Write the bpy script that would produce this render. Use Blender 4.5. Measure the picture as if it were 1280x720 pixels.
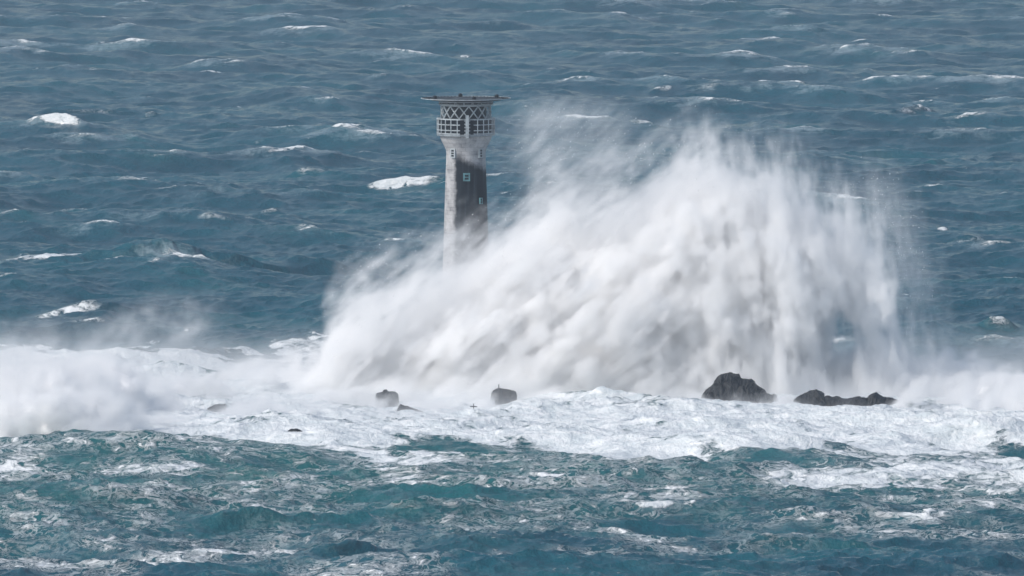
import bpy, bmesh, math, random
import numpy as np
from mathutils import Vector, Matrix, noise
random.seed(7)
rng = np.random.default_rng(11)
scene = bpy.context.scene
for o in list(bpy.data.objects):
    bpy.data.objects.remove(o)

# ---------------------------------------------------------------- camera
CH = 121.0                       # the photographer stands on a high cliff
PITCH = math.atan(0.0675)
K = 160.0 / 1500.0 / 1280.0      # tangent per photograph pixel
cam_d = bpy.data.cameras.new('camera')
cam_d.sensor_width = 36.0
cam_d.lens = 337.5
cam_d.clip_start = 1.0
cam_d.clip_end = 60000.0
cam = bpy.data.objects.new('camera', cam_d)
scene.collection.objects.link(cam)
cam.location = (0, 0, CH)
cam.rotation_euler = (math.pi / 2 - PITCH, 0, 0)
scene.camera = cam

# ---------------------------------------------------------------- world, sun, exposure
SUN_EL, SUN_AZ = math.radians(40), math.radians(-118)   # azimuth measured from +Y (view direction) towards +X
world = bpy.data.worlds.new("World")
scene.world = world
world.use_nodes = True
wn = world.node_tree
bg = wn.nodes['Background']
sky = wn.nodes.new('ShaderNodeTexSky')
sky.sky_type = 'NISHITA'
sky.sun_disc = False
sky.sun_elevation = SUN_EL
sky.sun_rotation = SUN_AZ
sky.air_density = 1.2
sky.dust_density = 1.6
sky.ozone_density = 1.2
# the cloud cover takes most of the blue out of the sky
hsv = wn.nodes.new('ShaderNodeHueSaturation')
hsv.inputs['Saturation'].default_value = .98
hsv.inputs['Value'].default_value = 1.0
wn.links.new(sky.outputs[0], hsv.inputs['Color'])
wn.links.new(hsv.outputs[0], bg.inputs[0])
bg.inputs[1].default_value = 0.115
sun_d = bpy.data.lights.new('sun', 'SUN')
sun_d.energy = 2.8
sun_d.angle = math.radians(10)
sun_d.color = (1.0, 0.95, 0.90)
sun = bpy.data.objects.new('sun', sun_d)
scene.collection.objects.link(sun)
sd = Vector((math.sin(SUN_AZ) * math.cos(SUN_EL), math.cos(SUN_AZ) * math.cos(SUN_EL), math.sin(SUN_EL)))
sun.rotation_euler = sd.to_track_quat('Z', 'Y').to_euler()
scene.view_settings.view_transform = 'Standard'
scene.view_settings.look = 'None'
scene.view_settings.gamma = 1.0
scene.view_settings.exposure = 0.17
cy = scene.cycles
cy.use_denoising = True
cy.diffuse_bounces = 6
cy.glossy_bounces = 3
cy.volume_bounces = 18
cy.max_bounces = 20
cy.transparent_max_bounces = 8
cy.volume_step_rate = 2.5
cy.volume_preview_step_rate = 2.5
cy.volume_max_steps = 256


# ---------------------------------------------------------------- helpers
def tag(o, label=None, cat=None, group=None, kind=None):
    if label: o['label'] = label
    if cat: o['category'] = cat
    if group: o['group'] = group
    if kind: o['kind'] = kind
    return o


def link(name, me, mat=None, parent=None, smooth=False):
    o = bpy.data.objects.new(name, me)
    scene.collection.objects.link(o)
    if mat: me.materials.append(mat)
    if parent: o.parent = parent
    if smooth: me.polygons.foreach_set('use_smooth', [True] * len(me.polygons))
    return o


def empty(name, loc):
    o = bpy.data.objects.new(name, None)
    scene.collection.objects.link(o)
    o.location = loc
    return o


def at(px, py, Y):
    """world point seen at photograph pixel (px, py), at distance Y along the ground"""
    u, v = (px - 640) * K, (360 - py) * K
    c, s = math.cos(PITCH), math.sin(PITCH)
    d = Vector((u, c + v * s, -s + v * c))
    t = Y / d.y
    return Vector((d.x * t, Y, CH + d.z * t))


def on_sea(px, py):
    u, v = (px - 640) * K, (360 - py) * K
    c, s = math.cos(PITCH), math.sin(PITCH)
    d = Vector((u, c + v * s, -s + v * c))
    t = -CH / d.z
    return d.x * t, d.y * t


def np_mesh(name, verts, quads):
    me = bpy.data.meshes.new(name)
    nv, nq = len(verts), len(quads)
    me.vertices.add(nv)
    me.vertices.foreach_set('co', np.ascontiguousarray(verts, np.float32).ravel())
    me.loops.add(nq * 4)
    me.loops.foreach_set('vertex_index', np.ascontiguousarray(quads, np.int32).ravel())
    me.polygons.add(nq)
    me.polygons.foreach_set('loop_start', np.arange(0, nq * 4, 4, dtype=np.int32))
    me.update(calc_edges=True)
    me.polygons.foreach_set('use_smooth', np.ones(nq, dtype=bool))
    return me


def mat(name, col=(.5, .5, .5), rough=.6, metal=0.0, spec=.5):
    m = bpy.data.materials.new(name)
    m.use_nodes = True
    b = m.node_tree.nodes['Principled BSDF']
    b.inputs['Base Color'].default_value = (*col, 1)
    b.inputs['Roughness'].default_value = rough
    b.inputs['Metallic'].default_value = metal
    b.inputs['Specular IOR Level'].default_value = spec
    return m


class N:
    """small node-tree writer"""
    def __init__(s, t): s.t = t
    def n(s, typ, ins=None, **kw):
        x = s.t.nodes.new(typ)
        for k, v in kw.items(): setattr(x, k, v)
        for k, v in (ins or {}).items():
            if hasattr(v, 'is_linked'): s.t.links.new(v, x.inputs[k])
            else: x.inputs[k].default_value = v
        return x
    def math(s, op, a, b=0.0, c=None):
        d = {0: a, 1: b}
        if c is not None: d[2] = c
        return s.n('ShaderNodeMath', d, operation=op).outputs[0]
    def ramp(s, v, a, b, o0=0.0, o1=1.0, smooth=True):
        x = s.n('ShaderNodeMapRange', {0: v, 1: a, 2: b, 3: o0, 4: o1})
        if smooth: x.interpolation_type = 'SMOOTHSTEP'
        return x.outputs[0]
    def mix(s, f, a, b):
        x = s.n('ShaderNodeMix', data_type='RGBA')
        for k, v in ((0, f), (6, a), (7, b)):
            if hasattr(v, 'is_linked'): s.t.links.new(v, x.inputs[k])
            else: x.inputs[k].default_value = v if k == 0 else (*v, 1)
        return x.outputs[2]


def sstep(a, b, x):
    t = np.clip((x - a) / (b - a), 0, 1)
    return t * t * (3 - 2 * t)


# ---------------------------------------------------------------- sea
def spectrum_tile(n, L, lp, lmin, lmax, spread, wind, sigma, seed):
    """random directional sea in an n x n periodic tile: height, choppy shift and foam trigger"""
    r = np.random.default_rng(seed)
    k1 = np.fft.fftfreq(n, L / n) * 2 * np.pi
    kx, ky = np.meshgrid(k1, k1, indexing='ij')
    k = np.sqrt(kx ** 2 + ky ** 2); k[0, 0] = 1
    kp = 2 * np.pi / lp
    P = k ** -4 * np.exp(-1.25 * (kp / k) ** 2)
    P *= np.exp(-(k * lmin / 2 / np.pi) ** 2 * .6)
    P *= 1 - np.exp(-(k * lmax / 2 / np.pi) ** 4)
    cosd = (kx * math.cos(wind) + ky * math.sin(wind)) / k
    P *= (np.abs(cosd) ** spread) * .9 + .1
    P[0, 0] = 0
    h = np.fft.fft2(r.standard_normal((n, n))) * np.sqrt(P)
    H = np.fft.ifft2(h).real
    sc = sigma / H.std()
    h *= sc
    f = lambda a: np.fft.ifft2(a).real.astype(np.float32)
    ux, uy = kx / k, ky / k
    # choppy horizontal shift D = i k/|k| h, and its derivatives
    Dx, Dy = f(1j * ux * h), f(1j * uy * h)
    return f(h), Dx, Dy, f(-ux * kx * h), f(-uy * ky * h), f(-ux * ky * h)


def tile_sample(T, L, x, y):
    n = T.shape[0]
    fx, fy = (x / L * n) % n, (y / L * n) % n
    i, j = np.floor(fx).astype(np.int32) % n, np.floor(fy).astype(np.int32) % n
    a, b = (fx - np.floor(fx)).astype(np.float32), (fy - np.floor(fy)).astype(np.float32)
    i1, j1 = (i + 1) % n, (j + 1) % n
    return (T[i, j] * (1 - a) * (1 - b) + T[i1, j] * a * (1 - b) + T[i, j1] * (1 - a) * b + T[i1, j1] * a * b)


def blur_tile(T, L, sx, sy, ang=0.0):
    n = T.shape[0]
    k1 = np.fft.fftfreq(n, L / n) * 2 * np.pi
    kx, ky = np.meshgrid(k1, k1, indexing='ij')
    c, s = math.cos(ang), math.sin(ang)
    u, v = kx * c + ky * s, -kx * s + ky * c
    return np.fft.ifft2(np.fft.fft2(T) * np.exp(-.5 * ((u * sx) ** 2 + (v * sy) ** 2))).real.astype(np.float32)


WIND = math.radians(72)          # crests lie nearly across the view
LA, LB = 1150.0, 150.0
A = spectrum_tile(2048, LA, 105.0, 2.6, 400, 4.0, WIND, 1.28, 3)
B = spectrum_tile(1024, LB, 12.0, .35, 14, 1.6, WIND + .3, .14, 5)
LAM = 1.15
J = (1 + LAM * A[3]) * (1 + LAM * A[4]) - (LAM * A[5]) ** 2
jt = np.quantile(J, .012)
jw = J.std()
foamA = np.clip((jt + .10 * jw - J) / (.5 * jw), 0, 1)
foamA = np.clip(blur_tile(foamA, LA, 2.4, .5, .29) * 2.0, 0, 1)
trail = blur_tile(foamA, LA, 7.0, 5.0, .29)
trail = np.clip(trail / np.quantile(trail, .995), 0, 1)

# lattice: fine where the photograph looks, coarse outside
rows = [-600, -200, 200, 600, 900, 1050, 1120, 1160, 1180, 1190]
y = 1196.0
while y < 1720: rows.append(y); y += .62
while y < 3500: rows.append(y); y += .62 + (y - 1720) * .0011
st = 4.0
while y < 40000: rows.append(y); y += st; st *= 1.10
rows = np.array(rows, np.float64)
W = 88.0
inner = np.linspace(-W, W, 700)
outer = []
x, st = W, .3
while x < 30000: x += st; st *= 1.10; outer.append(x)
outer = np.array(outer)
cols = np.concatenate([-outer[::-1], inner, outer])
scl = np.maximum(rows, 1150) / 1500.0
X = cols[None, :] * scl[:, None]
Y = np.repeat(rows[:, None], len(cols), 1)
# how far the real waves reach before the lattice gets too coarse for them
dxs = np.gradient(cols)[None, :] * scl[:, None]
dys = np.gradient(rows)[:, None] + 0 * X
fadeA = (1 - sstep(4, 12, dxs)) * (1 - sstep(4, 14, dys))
fadeB = (1 - sstep(.5, 1.5, dxs)) * (1 - sstep(.9, 2.2, dys))
ra = .29
XA, YA = X * math.cos(ra) - Y * math.sin(ra), X * math.sin(ra) + Y * math.cos(ra)
# a rotated tile: rotate the shift back
hA = tile_sample(A[0], LA, XA, YA)
dxa, dya = tile_sample(A[1], LA, XA, YA), tile_sample(A[2], LA, XA, YA)
DX = dxa * math.cos(ra) + dya * math.sin(ra)
DY = -dxa * math.sin(ra) + dya * math.cos(ra)
hB = tile_sample(B[0], LB, X, Y)
PYq = (CH / np.maximum(Y, 300)) * 12000 - 450
reef = sstep(440, 465, PYq) * (1 - sstep(525, 560, PYq))
fadeA = fadeA * (1 - .68 * reef)
fadeB = fadeB * (1 + .9 * reef + .75 * sstep(560, 600, PYq))
Z = hA * fadeA + hB * fadeB
PX = X + LAM * (DX * fadeA) + .8 * tile_sample(B[1], LB, X, Y) * fadeB
PY = Y + LAM * (DY * fadeA) + .8 * tile_sample(B[2], LB, X, Y) * fadeB
fo = tile_sample(foamA.astype(np.float32), LA, XA, YA)
tr = tile_sample(trail, LA, XA, YA)
del XA, YA, dxa, dya, DX, DY

cover = np.zeros_like(Z)
aer = np.zeros_like(Z)


def py_of(Yv):      # the photograph row of flat water at distance Yv, used as a ruler for distances
    return (CH / Yv) * 12000 - 450


PYr = py_of(np.maximum(Y, 300))
PXr = X / Y / K + 640

# swells and breakers that the photograph shows singly: (px, py, half length m, half depth m, height m, foam, tilt)
crests = [
    (68, 168, 7.2, 3.4, 1.9, 1.15, -.5), (92, 163, 3.5, 2.0, 1.0, .5, 0), (62, 258, 3.2, 2.4, 1.9, 1.0, .2), (40, 262, 4, 2, .8, .5, .3),
    (505, 234, 9.0, 3.0, 2.0, 1.05, -.05), (385, 218, 5.0, 3.0, 1.7, .5, 0), (275, 92, 4.5, 4.0, 1.8, .8, 0),
    (60, 328, 14.0, 5.5, 1.6, 1.0, 0), (250, 338, 24.0, 7.0, 4.6, .0, .05), (230, 322, 1.5, 1.6, .8, 1.0, 0), (265, 287, 6.0, 3.0, 1.2, .5, -.3),
    (1145, 144, 5.5, 3.6, 1.9, .8, .4), (1035, 192, 3.0, 2.8, 1.5, .9, 0), (1190, 346, 2.3, 1.8, 1.1, .9, .2), (1256, 418, 3.2, 2.4, 1.8, 1.0, 0),
    (990, 102, 3.2, 3.5, 1.4, .8, -.3), (1180, 292, 1.2, 1.4, .7, .9, 0), (575, 68, 3.2, 3.5, 1.3, .7, 0), (183, 143, 1.6, 2.0, 1.2, .9, 0),
    (1160, 205, 6, 3, 1.2, .2, 0), (1230, 300, 11, 4, 1.3, .3, -.1), (80, 382, 9, 3, 1.3, .55, 0), (505, 163, 4, 2.6, 1.2, .7, 0),
    (120, 50, 3, 3.5, 1.2, .5, 0), (165, 24, 4, 4, 1.4, .6, 0), (820, 116, 3, 3, 1.2, .6, 0), (1018, 47, 3.5, 4, 1.2, .6, 0),
    (370, 120, 9, 3.5, 1.5, .35, 0), (110, 140, 10, 3.0, 1.6, .3, 0), (480, 190, 13, 4, 1.5, .4, 0), (800, 145, 4, 3, 1.3, .6, 0),
    (1060, 395, 6, 3, 1.2, .3, 0), (400, 335, 14, 6, 1.5, .15, 0), (330, 262, 3, 2, .6, .4, 0), (900, 108, 4, 3, 1.2, .4, 0),
    (690, 90, 3, 3, 1.1, .5, 0), (1240, 56, 4, 4, 1.1, .4, 0), (1085, 92, 3, 3, 1.1, .5, 0), (30, 100, 5, 3, 1.2, .35, 0),
    # nearer than the reef
    (150, 566, 18.0, 8.0, 1.5, .0, 0), (370, 572, 15.0, 7.0, 1.6, .0, 0), (620, 582, 13.0, 6.0, 1.4, .0, 0), (1225, 542, 10.0, 7.0, 2.6, .1, 0),
    (540, 652, 10.0, 5.0, 2.3, .0, 0), (130, 640, 12, 5, 1.8, .3, .05), (700, 610, 12, 5, 1.7, .0, 0), (1010, 680, 12, 5, 2.0, .25, 0), (300, 660, 9, 4, 1.6, .5, .1), (830, 640, 10.0, 4.0, 1.4, .75, 0), (440, 700, 7.0, 4.0, 2.4, .5, 0), (250, 690, 14.0, 5.0, 1.4, .6, 0),
    (1190, 655, 9.0, 4.0, 1.2, .7, 0), (190, 452, 12.0, 9.0, 2.4, .55, 0), (285, 446, 6.0, 5.0, 1.8, .2, .2), (330, 596, 5, 3, 1.1, .5, 0), (760, 600, 12, 4, 1.2, .4, 0),
    (1240, 715, 8, 5, 1.6, .0, 0), (950, 590, 14, 5, 1.2, .2, 0), (1000, 560, 12, 6, 1.0, .4, 0),
    (205, 476, 9, 5, 2.0, 1, .1), (300, 488, 8, 4, 1.6, 1, -.1), (360, 474, 7, 5, 1.8, 1, 0), (250, 505, 9, 4, 1.5, 1, 0), (400, 515, 9, 4, 1.2, 1, .1), (540, 528, 10, 4, 1.2, 1, 0), (760, 505, 8, 4, 1.8, 1, -.1), (820, 516, 10, 4, 1.4, 1, 0),
    (690, 515, 9, 4, 1.5, 1, .15), (1180, 532, 10, 4, 1.6, 1, 0), (900, 535, 12, 4, 1.3, 1, 0), (330, 536, 9, 4, 1.0, 1, 0), (1080, 530, 9, 4, 1.2, 1, -.1),
]
cr = np.random.default_rng(21)
wob = tile_sample(A[1], LA, Y * 2.3 + 311, X * 2.3 + 57)     # a slow wobble that bends each crest line
for (cx, cyy, hl, hd, hh, ff, tilt) in crests:
    x0, y0 = on_sea(cx, cyy)
    m = (np.abs(X - x0) < hl * 3.2) & (np.abs(Y - y0) < hd * 4 + hl * abs(tilt) * 3 + 8)
    if not m.any(): continue
    xx = (X[m] - x0) / hl
    yy = (Y[m] - y0 - tilt * (X[m] - x0) * 2.2 - wob[m] * hd * .35)
    along = np.exp(-np.abs(xx) ** 2.6)
    prof = np.where(yy < 0, np.exp(-(yy / (hd * .55)) ** 2), np.exp(-(yy / (hd * 1.5)) ** 2))
    Z[m] += hh * along * prof
    PY[m] -= .45 * hh * along * prof                        # the crest leans over its front
    face = np.exp(-((yy + hd * .25) / (hd * .75)) ** 2)
    al2 = np.exp(-np.abs(xx / .85) ** 4)
    cover[m] = np.maximum(cover[m], ff * face * al2 * (.62 + .3 * np.clip(wob[m], -1, 1) + .16 * np.clip(hB[m] / .14, -2, 2)))

inner_m = fadeA
bgm = 1 - sstep(395, 440, PYr)                               # open water behind the reef
# whitecaps and wind streaks
JB = (1 + 1.0 * B[3]) * (1 + 1.0 * B[4]) - B[5] ** 2
fB = np.clip((np.quantile(JB, .004) - JB) / (.35 * JB.std()) + .3, 0, 1) * (JB < np.quantile(JB, .010))
fB = np.clip(blur_tile(fB.astype(np.float32), LB, .9, .25, 0) * 2.2, 0, 1)
fb = tile_sample(fB, LB, X, Y) * sstep(.0, .9, tile_sample(A[0], LA, X * 2.7 + 40, Y * 1.3 + 500) + .5 * hA)
cover = np.maximum(cover, fb * .9 * bgm)
cover = np.maximum(cover, fo * (.66 * bgm + .6 * (1 - bgm)))
film = np.clip(tr * 1.3, 0, 1)
far_fade = 1
# broken water round the reef
slow = tile_sample(A[0], LA, X * 4.1 + 900, Y * 1.7 + 250) / 1.05
edge_b = 440 + 9 * slow + 5 * np.clip(hB / .14, -2, 2) + np.where(PXr < 420, 0, 30)
edge_f = np.interp(PXr, [-400, 0, 120, 300, 520, 700, 900, 1100, 1280, 1700], [545, 548, 546, 552, 560, 566, 572, 562, 556, 556]) + 5 * slow
band = sstep(edge_b - 8, edge_b + 8, PYr) * (1 - sstep(edge_f - 8, edge_f + 14, PYr))
mid = tile_sample(A[0], LA, X * 14 + 70, Y * 5.5 + 33) / 1.28
mid_ = mid
band = band * (1 - .38 * np.exp(-((PXr - 270) / 110) ** 2 - ((PYr - 486) / 12) ** 2) * (mid_ > -.2))
cover = np.maximum(cover, band * (.80 + .08 * slow - .07 * np.abs(mid) * sstep(515, 540, PYr) - .05 * sstep(.3, 1.5, mid)))
near = sstep(535, 575, PYr)
lace = near * (.265 - .13 * sstep(630, 720, PYr) * sstep(200, 900, PXr) + .045 * slow)
lace += near * .20 * sstep(900, 1150, PXr) * (1 - sstep(600, 640, PYr)) + near * .10 * (1 - sstep(572, 610, PYr))
cover = np.maximum(cover, lace)
cover = np.clip(cover, 0, 1)
film = np.clip(np.maximum(film, cover * .9) * (.75 + .25 * near), 0, 1)
aer = sstep(440, 500, PYr) * (1 - .85 * sstep(600, 720, PYr)) * np.interp(PXr, [0, 300, 900, 1300], [.9, 1, .85, .6]) + .07 * slow
aer += .10 * sstep(200, 420, PYr) * (1 - sstep(480, 520, PYr))
aer = np.clip(aer, 0, 1)
# earth curvature is ignored: the sheet simply runs on to the horizon
verts = np.stack([PX, PY, Z], -1).reshape(-1, 3)
nr, nc = X.shape
idx = np.arange(nr * nc, dtype=np.int32).reshape(nr, nc)
quads = np.stack([idx[:-1, :-1], idx[:-1, 1:], idx[1:, 1:], idx[1:, :-1]], -1).reshape(-1, 4)
me = np_mesh('sea', verts, quads)
for nm, arr in (('cover', cover), ('aer', aer), ('film', film)):
    at_ = me.attributes.new(nm, 'FLOAT', 'POINT')
    at_.data.foreach_set('value', np.ascontiguousarray(arr, np.float32).ravel())
SEA_H = (X, Y, Z)

sea_m = mat('sea_water', (.02, .08, .1), .22)
t = N(sea_m.node_tree)
bs = sea_m.node_tree.nodes['Principled BSDF']
bs.inputs['IOR'].default_value = 1.33
bs.inputs['Specular IOR Level'].default_value = .29
geo = t.n('ShaderNodeNewGeometry')
pos = geo.outputs['Position']
cov = t.n('ShaderNodeAttribute', attribute_name='cover').outputs['Fac']
aern = t.n('ShaderNodeAttribute', attribute_name='aer').outputs['Fac']
# foam lace
mp = t.n('ShaderNodeMapping', {'Vector': pos, 'Scale': (.42, .40, 1.0)}).outputs[0]
warp = t.n('ShaderNodeTexNoise', {'Vector': mp, 'Scale': .22, 'Detail': 3.0, 'Roughness': .6})
wv = t.n('ShaderNodeVectorMath', {0: warp.outputs['Color'], 1: (.5, .5, .5)}, operation='SUBTRACT').outputs[0]
wv = t.n('ShaderNodeVectorMath', {0: wv, 'Scale': 7.0}, operation='SCALE').outputs[0]
pw = t.n('ShaderNodeVectorMath', {0: mp, 1: wv}, operation='ADD').outputs[0]
n1 = t.n('ShaderNodeTexNoise', {'Vector': pw, 'Scale': .8, 'Detail': 8.0, 'Roughness': .66, 'Distortion': .5}).outputs['Fac']
n2 = t.n('ShaderNodeTexNoise', {'Vector': pw, 'Scale': .75, 'Detail': 8.0, 'Roughness': .68}).outputs['Fac']
rid = t.math('SUBTRACT', 1.0, t.math('MULTIPLY', t.math('ABSOLUTE', t.math('SUBTRACT', n2, .5)), 5.0))
L = t.math('ADD', t.math('MULTIPLY', rid, .22), t.math('MULTIPLY', n1, 1.12))
# L runs about .25 .. .9
patch = t.n('ShaderNodeTexNoise', {'Vector': mp, 'Scale': .085, 'Detail': 4.0, 'Roughness': .6}).outputs['Fac']
covp = t.math('ADD', cov, t.math('MULTIPLY', t.ramp(patch, .3, .7, -.22, .13), t.ramp(cov, .1, .35)))
thr = t.math('SUBTRACT', 1.02, t.math('MULTIPLY', covp, .92))
fm = t.ramp(t.math('SUBTRACT', L, thr), -.02, .20)
vn = t.n('ShaderNodeTexNoise', {'Vector': pw, 'Scale': .42, 'Detail': 7.0, 'Roughness': .62, 'Distortion': .8}).outputs['Fac']
vein = t.math('SUBTRACT', 1.0, t.ramp(t.math('ABSOLUTE', t.math('SUBTRACT', vn, .5)), .0, .045))
vein2 = t.math('SUBTRACT', 1.0, t.ramp(t.math('ABSOLUTE', t.math('SUBTRACT', n2, .52)), .0, .04))
veins = t.math('MULTIPLY', t.math('MAXIMUM', vein, vein2), t.math('MULTIPLY', t.ramp(cov, .12, .32), t.ramp(patch, .38, .62, .0, .9)))
fm = t.math('MAXIMUM', fm, veins)
# colour of the water body
slown = t.n('ShaderNodeTexNoise', {'Vector': pos, 'Scale': .02, 'Detail': 4.0}).outputs['Fac']
ac = t.math('ADD', aern, t.ramp(slown, .3, .7, -.15, .15))
deep = t.mix(t.ramp(slown, .3, .7), (.002, .052, .082), (.004, .080, .116))
turq = (.004, .100, .108)
wc = t.mix(t.ramp(ac, 0.05, 1.0, 0, 1, False), deep, turq)
foamc = t.mix(t.ramp(n1, .35, .7), (.62, .68, .71), (.86, .88, .89))
filmn = t.n('ShaderNodeTexNoise', {'Vector': t.n('ShaderNodeMapping', {'Vector': pw, 'Scale': (.8, 1.0, 1.0)}).outputs[0], 'Scale': .32, 'Detail': 8.0, 'Roughness': .72}).outputs['Fac']
filma = t.n('ShaderNodeAttribute', attribute_name='film').outputs['Fac']
fl = t.math('MULTIPLY', t.ramp(t.math('ADD', filmn, t.math('MULTIPLY', filma, .30)), .56, .84), t.ramp(filma, .02, .5))
fl = t.math('MULTIPLY', fl, t.ramp(aern, .1, .6, .45, .22))
wc = t.mix(fl, wc, (.42, .52, .57))
t.t.links.new(t.mix(fm, wc, foamc), bs.inputs['Base Color'])
t.t.links.new(t.ramp(fm, 0, 1, .13, .75), bs.inputs['Roughness'])
bn = t.n('ShaderNodeTexNoise', {'Vector': t.n('ShaderNodeMapping', {'Vector': pos, 'Scale': (1, .6, 1)}).outputs[0], 'Scale': 1.1, 'Detail': 6.0, 'Roughness': .6}).outputs['Fac']
hsum = t.math('ADD', t.math('MULTIPLY', bn, .55), t.math('MULTIPLY', t.math('MULTIPLY', fm, n1), .55))
bp = t.n('ShaderNodeBump', {'Height': hsum, 'Distance': 1.0, 'Strength': .8})
t.t.links.new(bp.outputs[0], bs.inputs['Normal'])
sea = link('sea', me, sea_m)
tag(sea, 'storm-tossed blue green sea streaked with white foam', 'sea', kind='structure')
del verts, quads, PX, PY, fo, tr, wob


def sea_z(x, yv):
    j = int(np.clip(np.searchsorted(rows, yv), 0, len(rows) - 1))
    i = int(np.clip(np.searchsorted(cols, x / scl[j]), 0, len(cols) - 1))
    return float(SEA_H[2][j, i])


# ---------------------------------------------------------------- spray: density fields
def fnoise(shape, vox, L, beta, along=(1, 0, 0), stretch=1.0, seed=0):
    """smooth random field with features of size L m, drawn out by `stretch` along a direction"""
    r = np.random.default_rng(seed)
    k = [np.fft.fftfreq(shape[0], vox), np.fft.fftfreq(shape[1], vox), np.fft.rfftfreq(shape[2], vox)]
    kx, ky, kz = (k[0][:, None, None].astype(np.float32), k[1][None, :, None].astype(np.float32), k[2][None, None, :].astype(np.float32))
    a = np.array(along, float); a /= np.linalg.norm(a)
    kl = kx * a[0] + ky * a[1] + kz * a[2]
    kk = kx ** 2 + ky ** 2 + kz ** 2 - kl ** 2 + (kl * stretch) ** 2
    amp = (kk + 1 / L ** 2) ** (-beta / 2)
    f = np.fft.rfftn(r.standard_normal(shape, dtype=np.float32))
    f = np.fft.irfftn(f * amp, s=shape, axes=(0, 1, 2)).astype(np.float32)
    f -= f.mean()
    return f / f.std()


def blur3(F, vox, sg):
    k = [np.fft.fftfreq(F.shape[0], vox), np.fft.fftfreq(F.shape[1], vox), np.fft.rfftfreq(F.shape[2], vox)]
    k2 = (k[0][:, None, None] ** 2 + k[1][None, :, None] ** 2 + k[2][None, None, :] ** 2) * 4 * np.pi ** 2
    return np.fft.irfftn(np.fft.rfftn(F) * np.exp(-.5 * k2 * sg * sg), s=F.shape, axes=(0, 1, 2)).astype(np.float32)


def surface_nets(F, iso):
    """quads round the region F > iso"""
    S = F > iso
    nx, ny, nz = F.shape
    cell = np.zeros((nx - 1, ny - 1, nz - 1), np.int8)
    for dx in (0, 1):
        for dy in (0, 1):
            for dz in (0, 1):
                cell += S[dx:nx - 1 + dx, dy:ny - 1 + dy, dz:nz - 1 + dz]
    act = (cell > 0) & (cell < 8)
    ci = np.argwhere(act)
    num = np.full(act.shape, -1, np.int32)
    num[act] = np.arange(len(ci))
    acc = np.zeros((len(ci), 3)); cnt = np.zeros(len(ci))
    corners = [(a, b, c) for a in (0, 1) for b in (0, 1) for c in (0, 1)]
    for a in corners:
        for ax in range(3):
            if a[ax] == 1: continue
            b = list(a); b[ax] = 1
            va = F[ci[:, 0] + a[0], ci[:, 1] + a[1], ci[:, 2] + a[2]]
            vb = F[ci[:, 0] + b[0], ci[:, 1] + b[1], ci[:, 2] + b[2]]
            cr_ = (va > iso) != (vb > iso)
            tt = np.where(cr_, (iso - va) / np.where(vb == va, 1, vb - va), 0)
            p = np.array(a, float)[None, :].repeat(len(ci), 0)
            p[:, ax] += tt
            acc += p * cr_[:, None]; cnt += cr_
    V = ci + acc / np.maximum(cnt, 1)[:, None]
    Q = []
    for ax in range(3):
        sl0 = [slice(1, n - 1) for n in (nx, ny, nz)]; sl1 = list(sl0)
        sl0[ax] = slice(0, (nx, ny, nz)[ax] - 1); sl1[ax] = slice(1, (nx, ny, nz)[ax])
        d = S[tuple(sl0)].astype(np.int8) - S[tuple(sl1)].astype(np.int8)
        e = np.argwhere(d != 0)
        sg = d[d != 0]
        off = np.array([1, 1, 1]); off[ax] = 0
        e = e + off
        u, v = (ax + 1) % 3, (ax + 2) % 3
        def g(du, dv):
            q = e.copy(); q[:, u] -= du; q[:, v] -= dv
            return num[q[:, 0], q[:, 1], q[:, 2]]
        quad = np.stack([g(1, 1), g(0, 1), g(0, 0), g(1, 0)], -1)
        quad[sg < 0] = quad[sg < 0][:, ::-1]
        Q.append(quad)
    return V, np.concatenate(Q)


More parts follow.
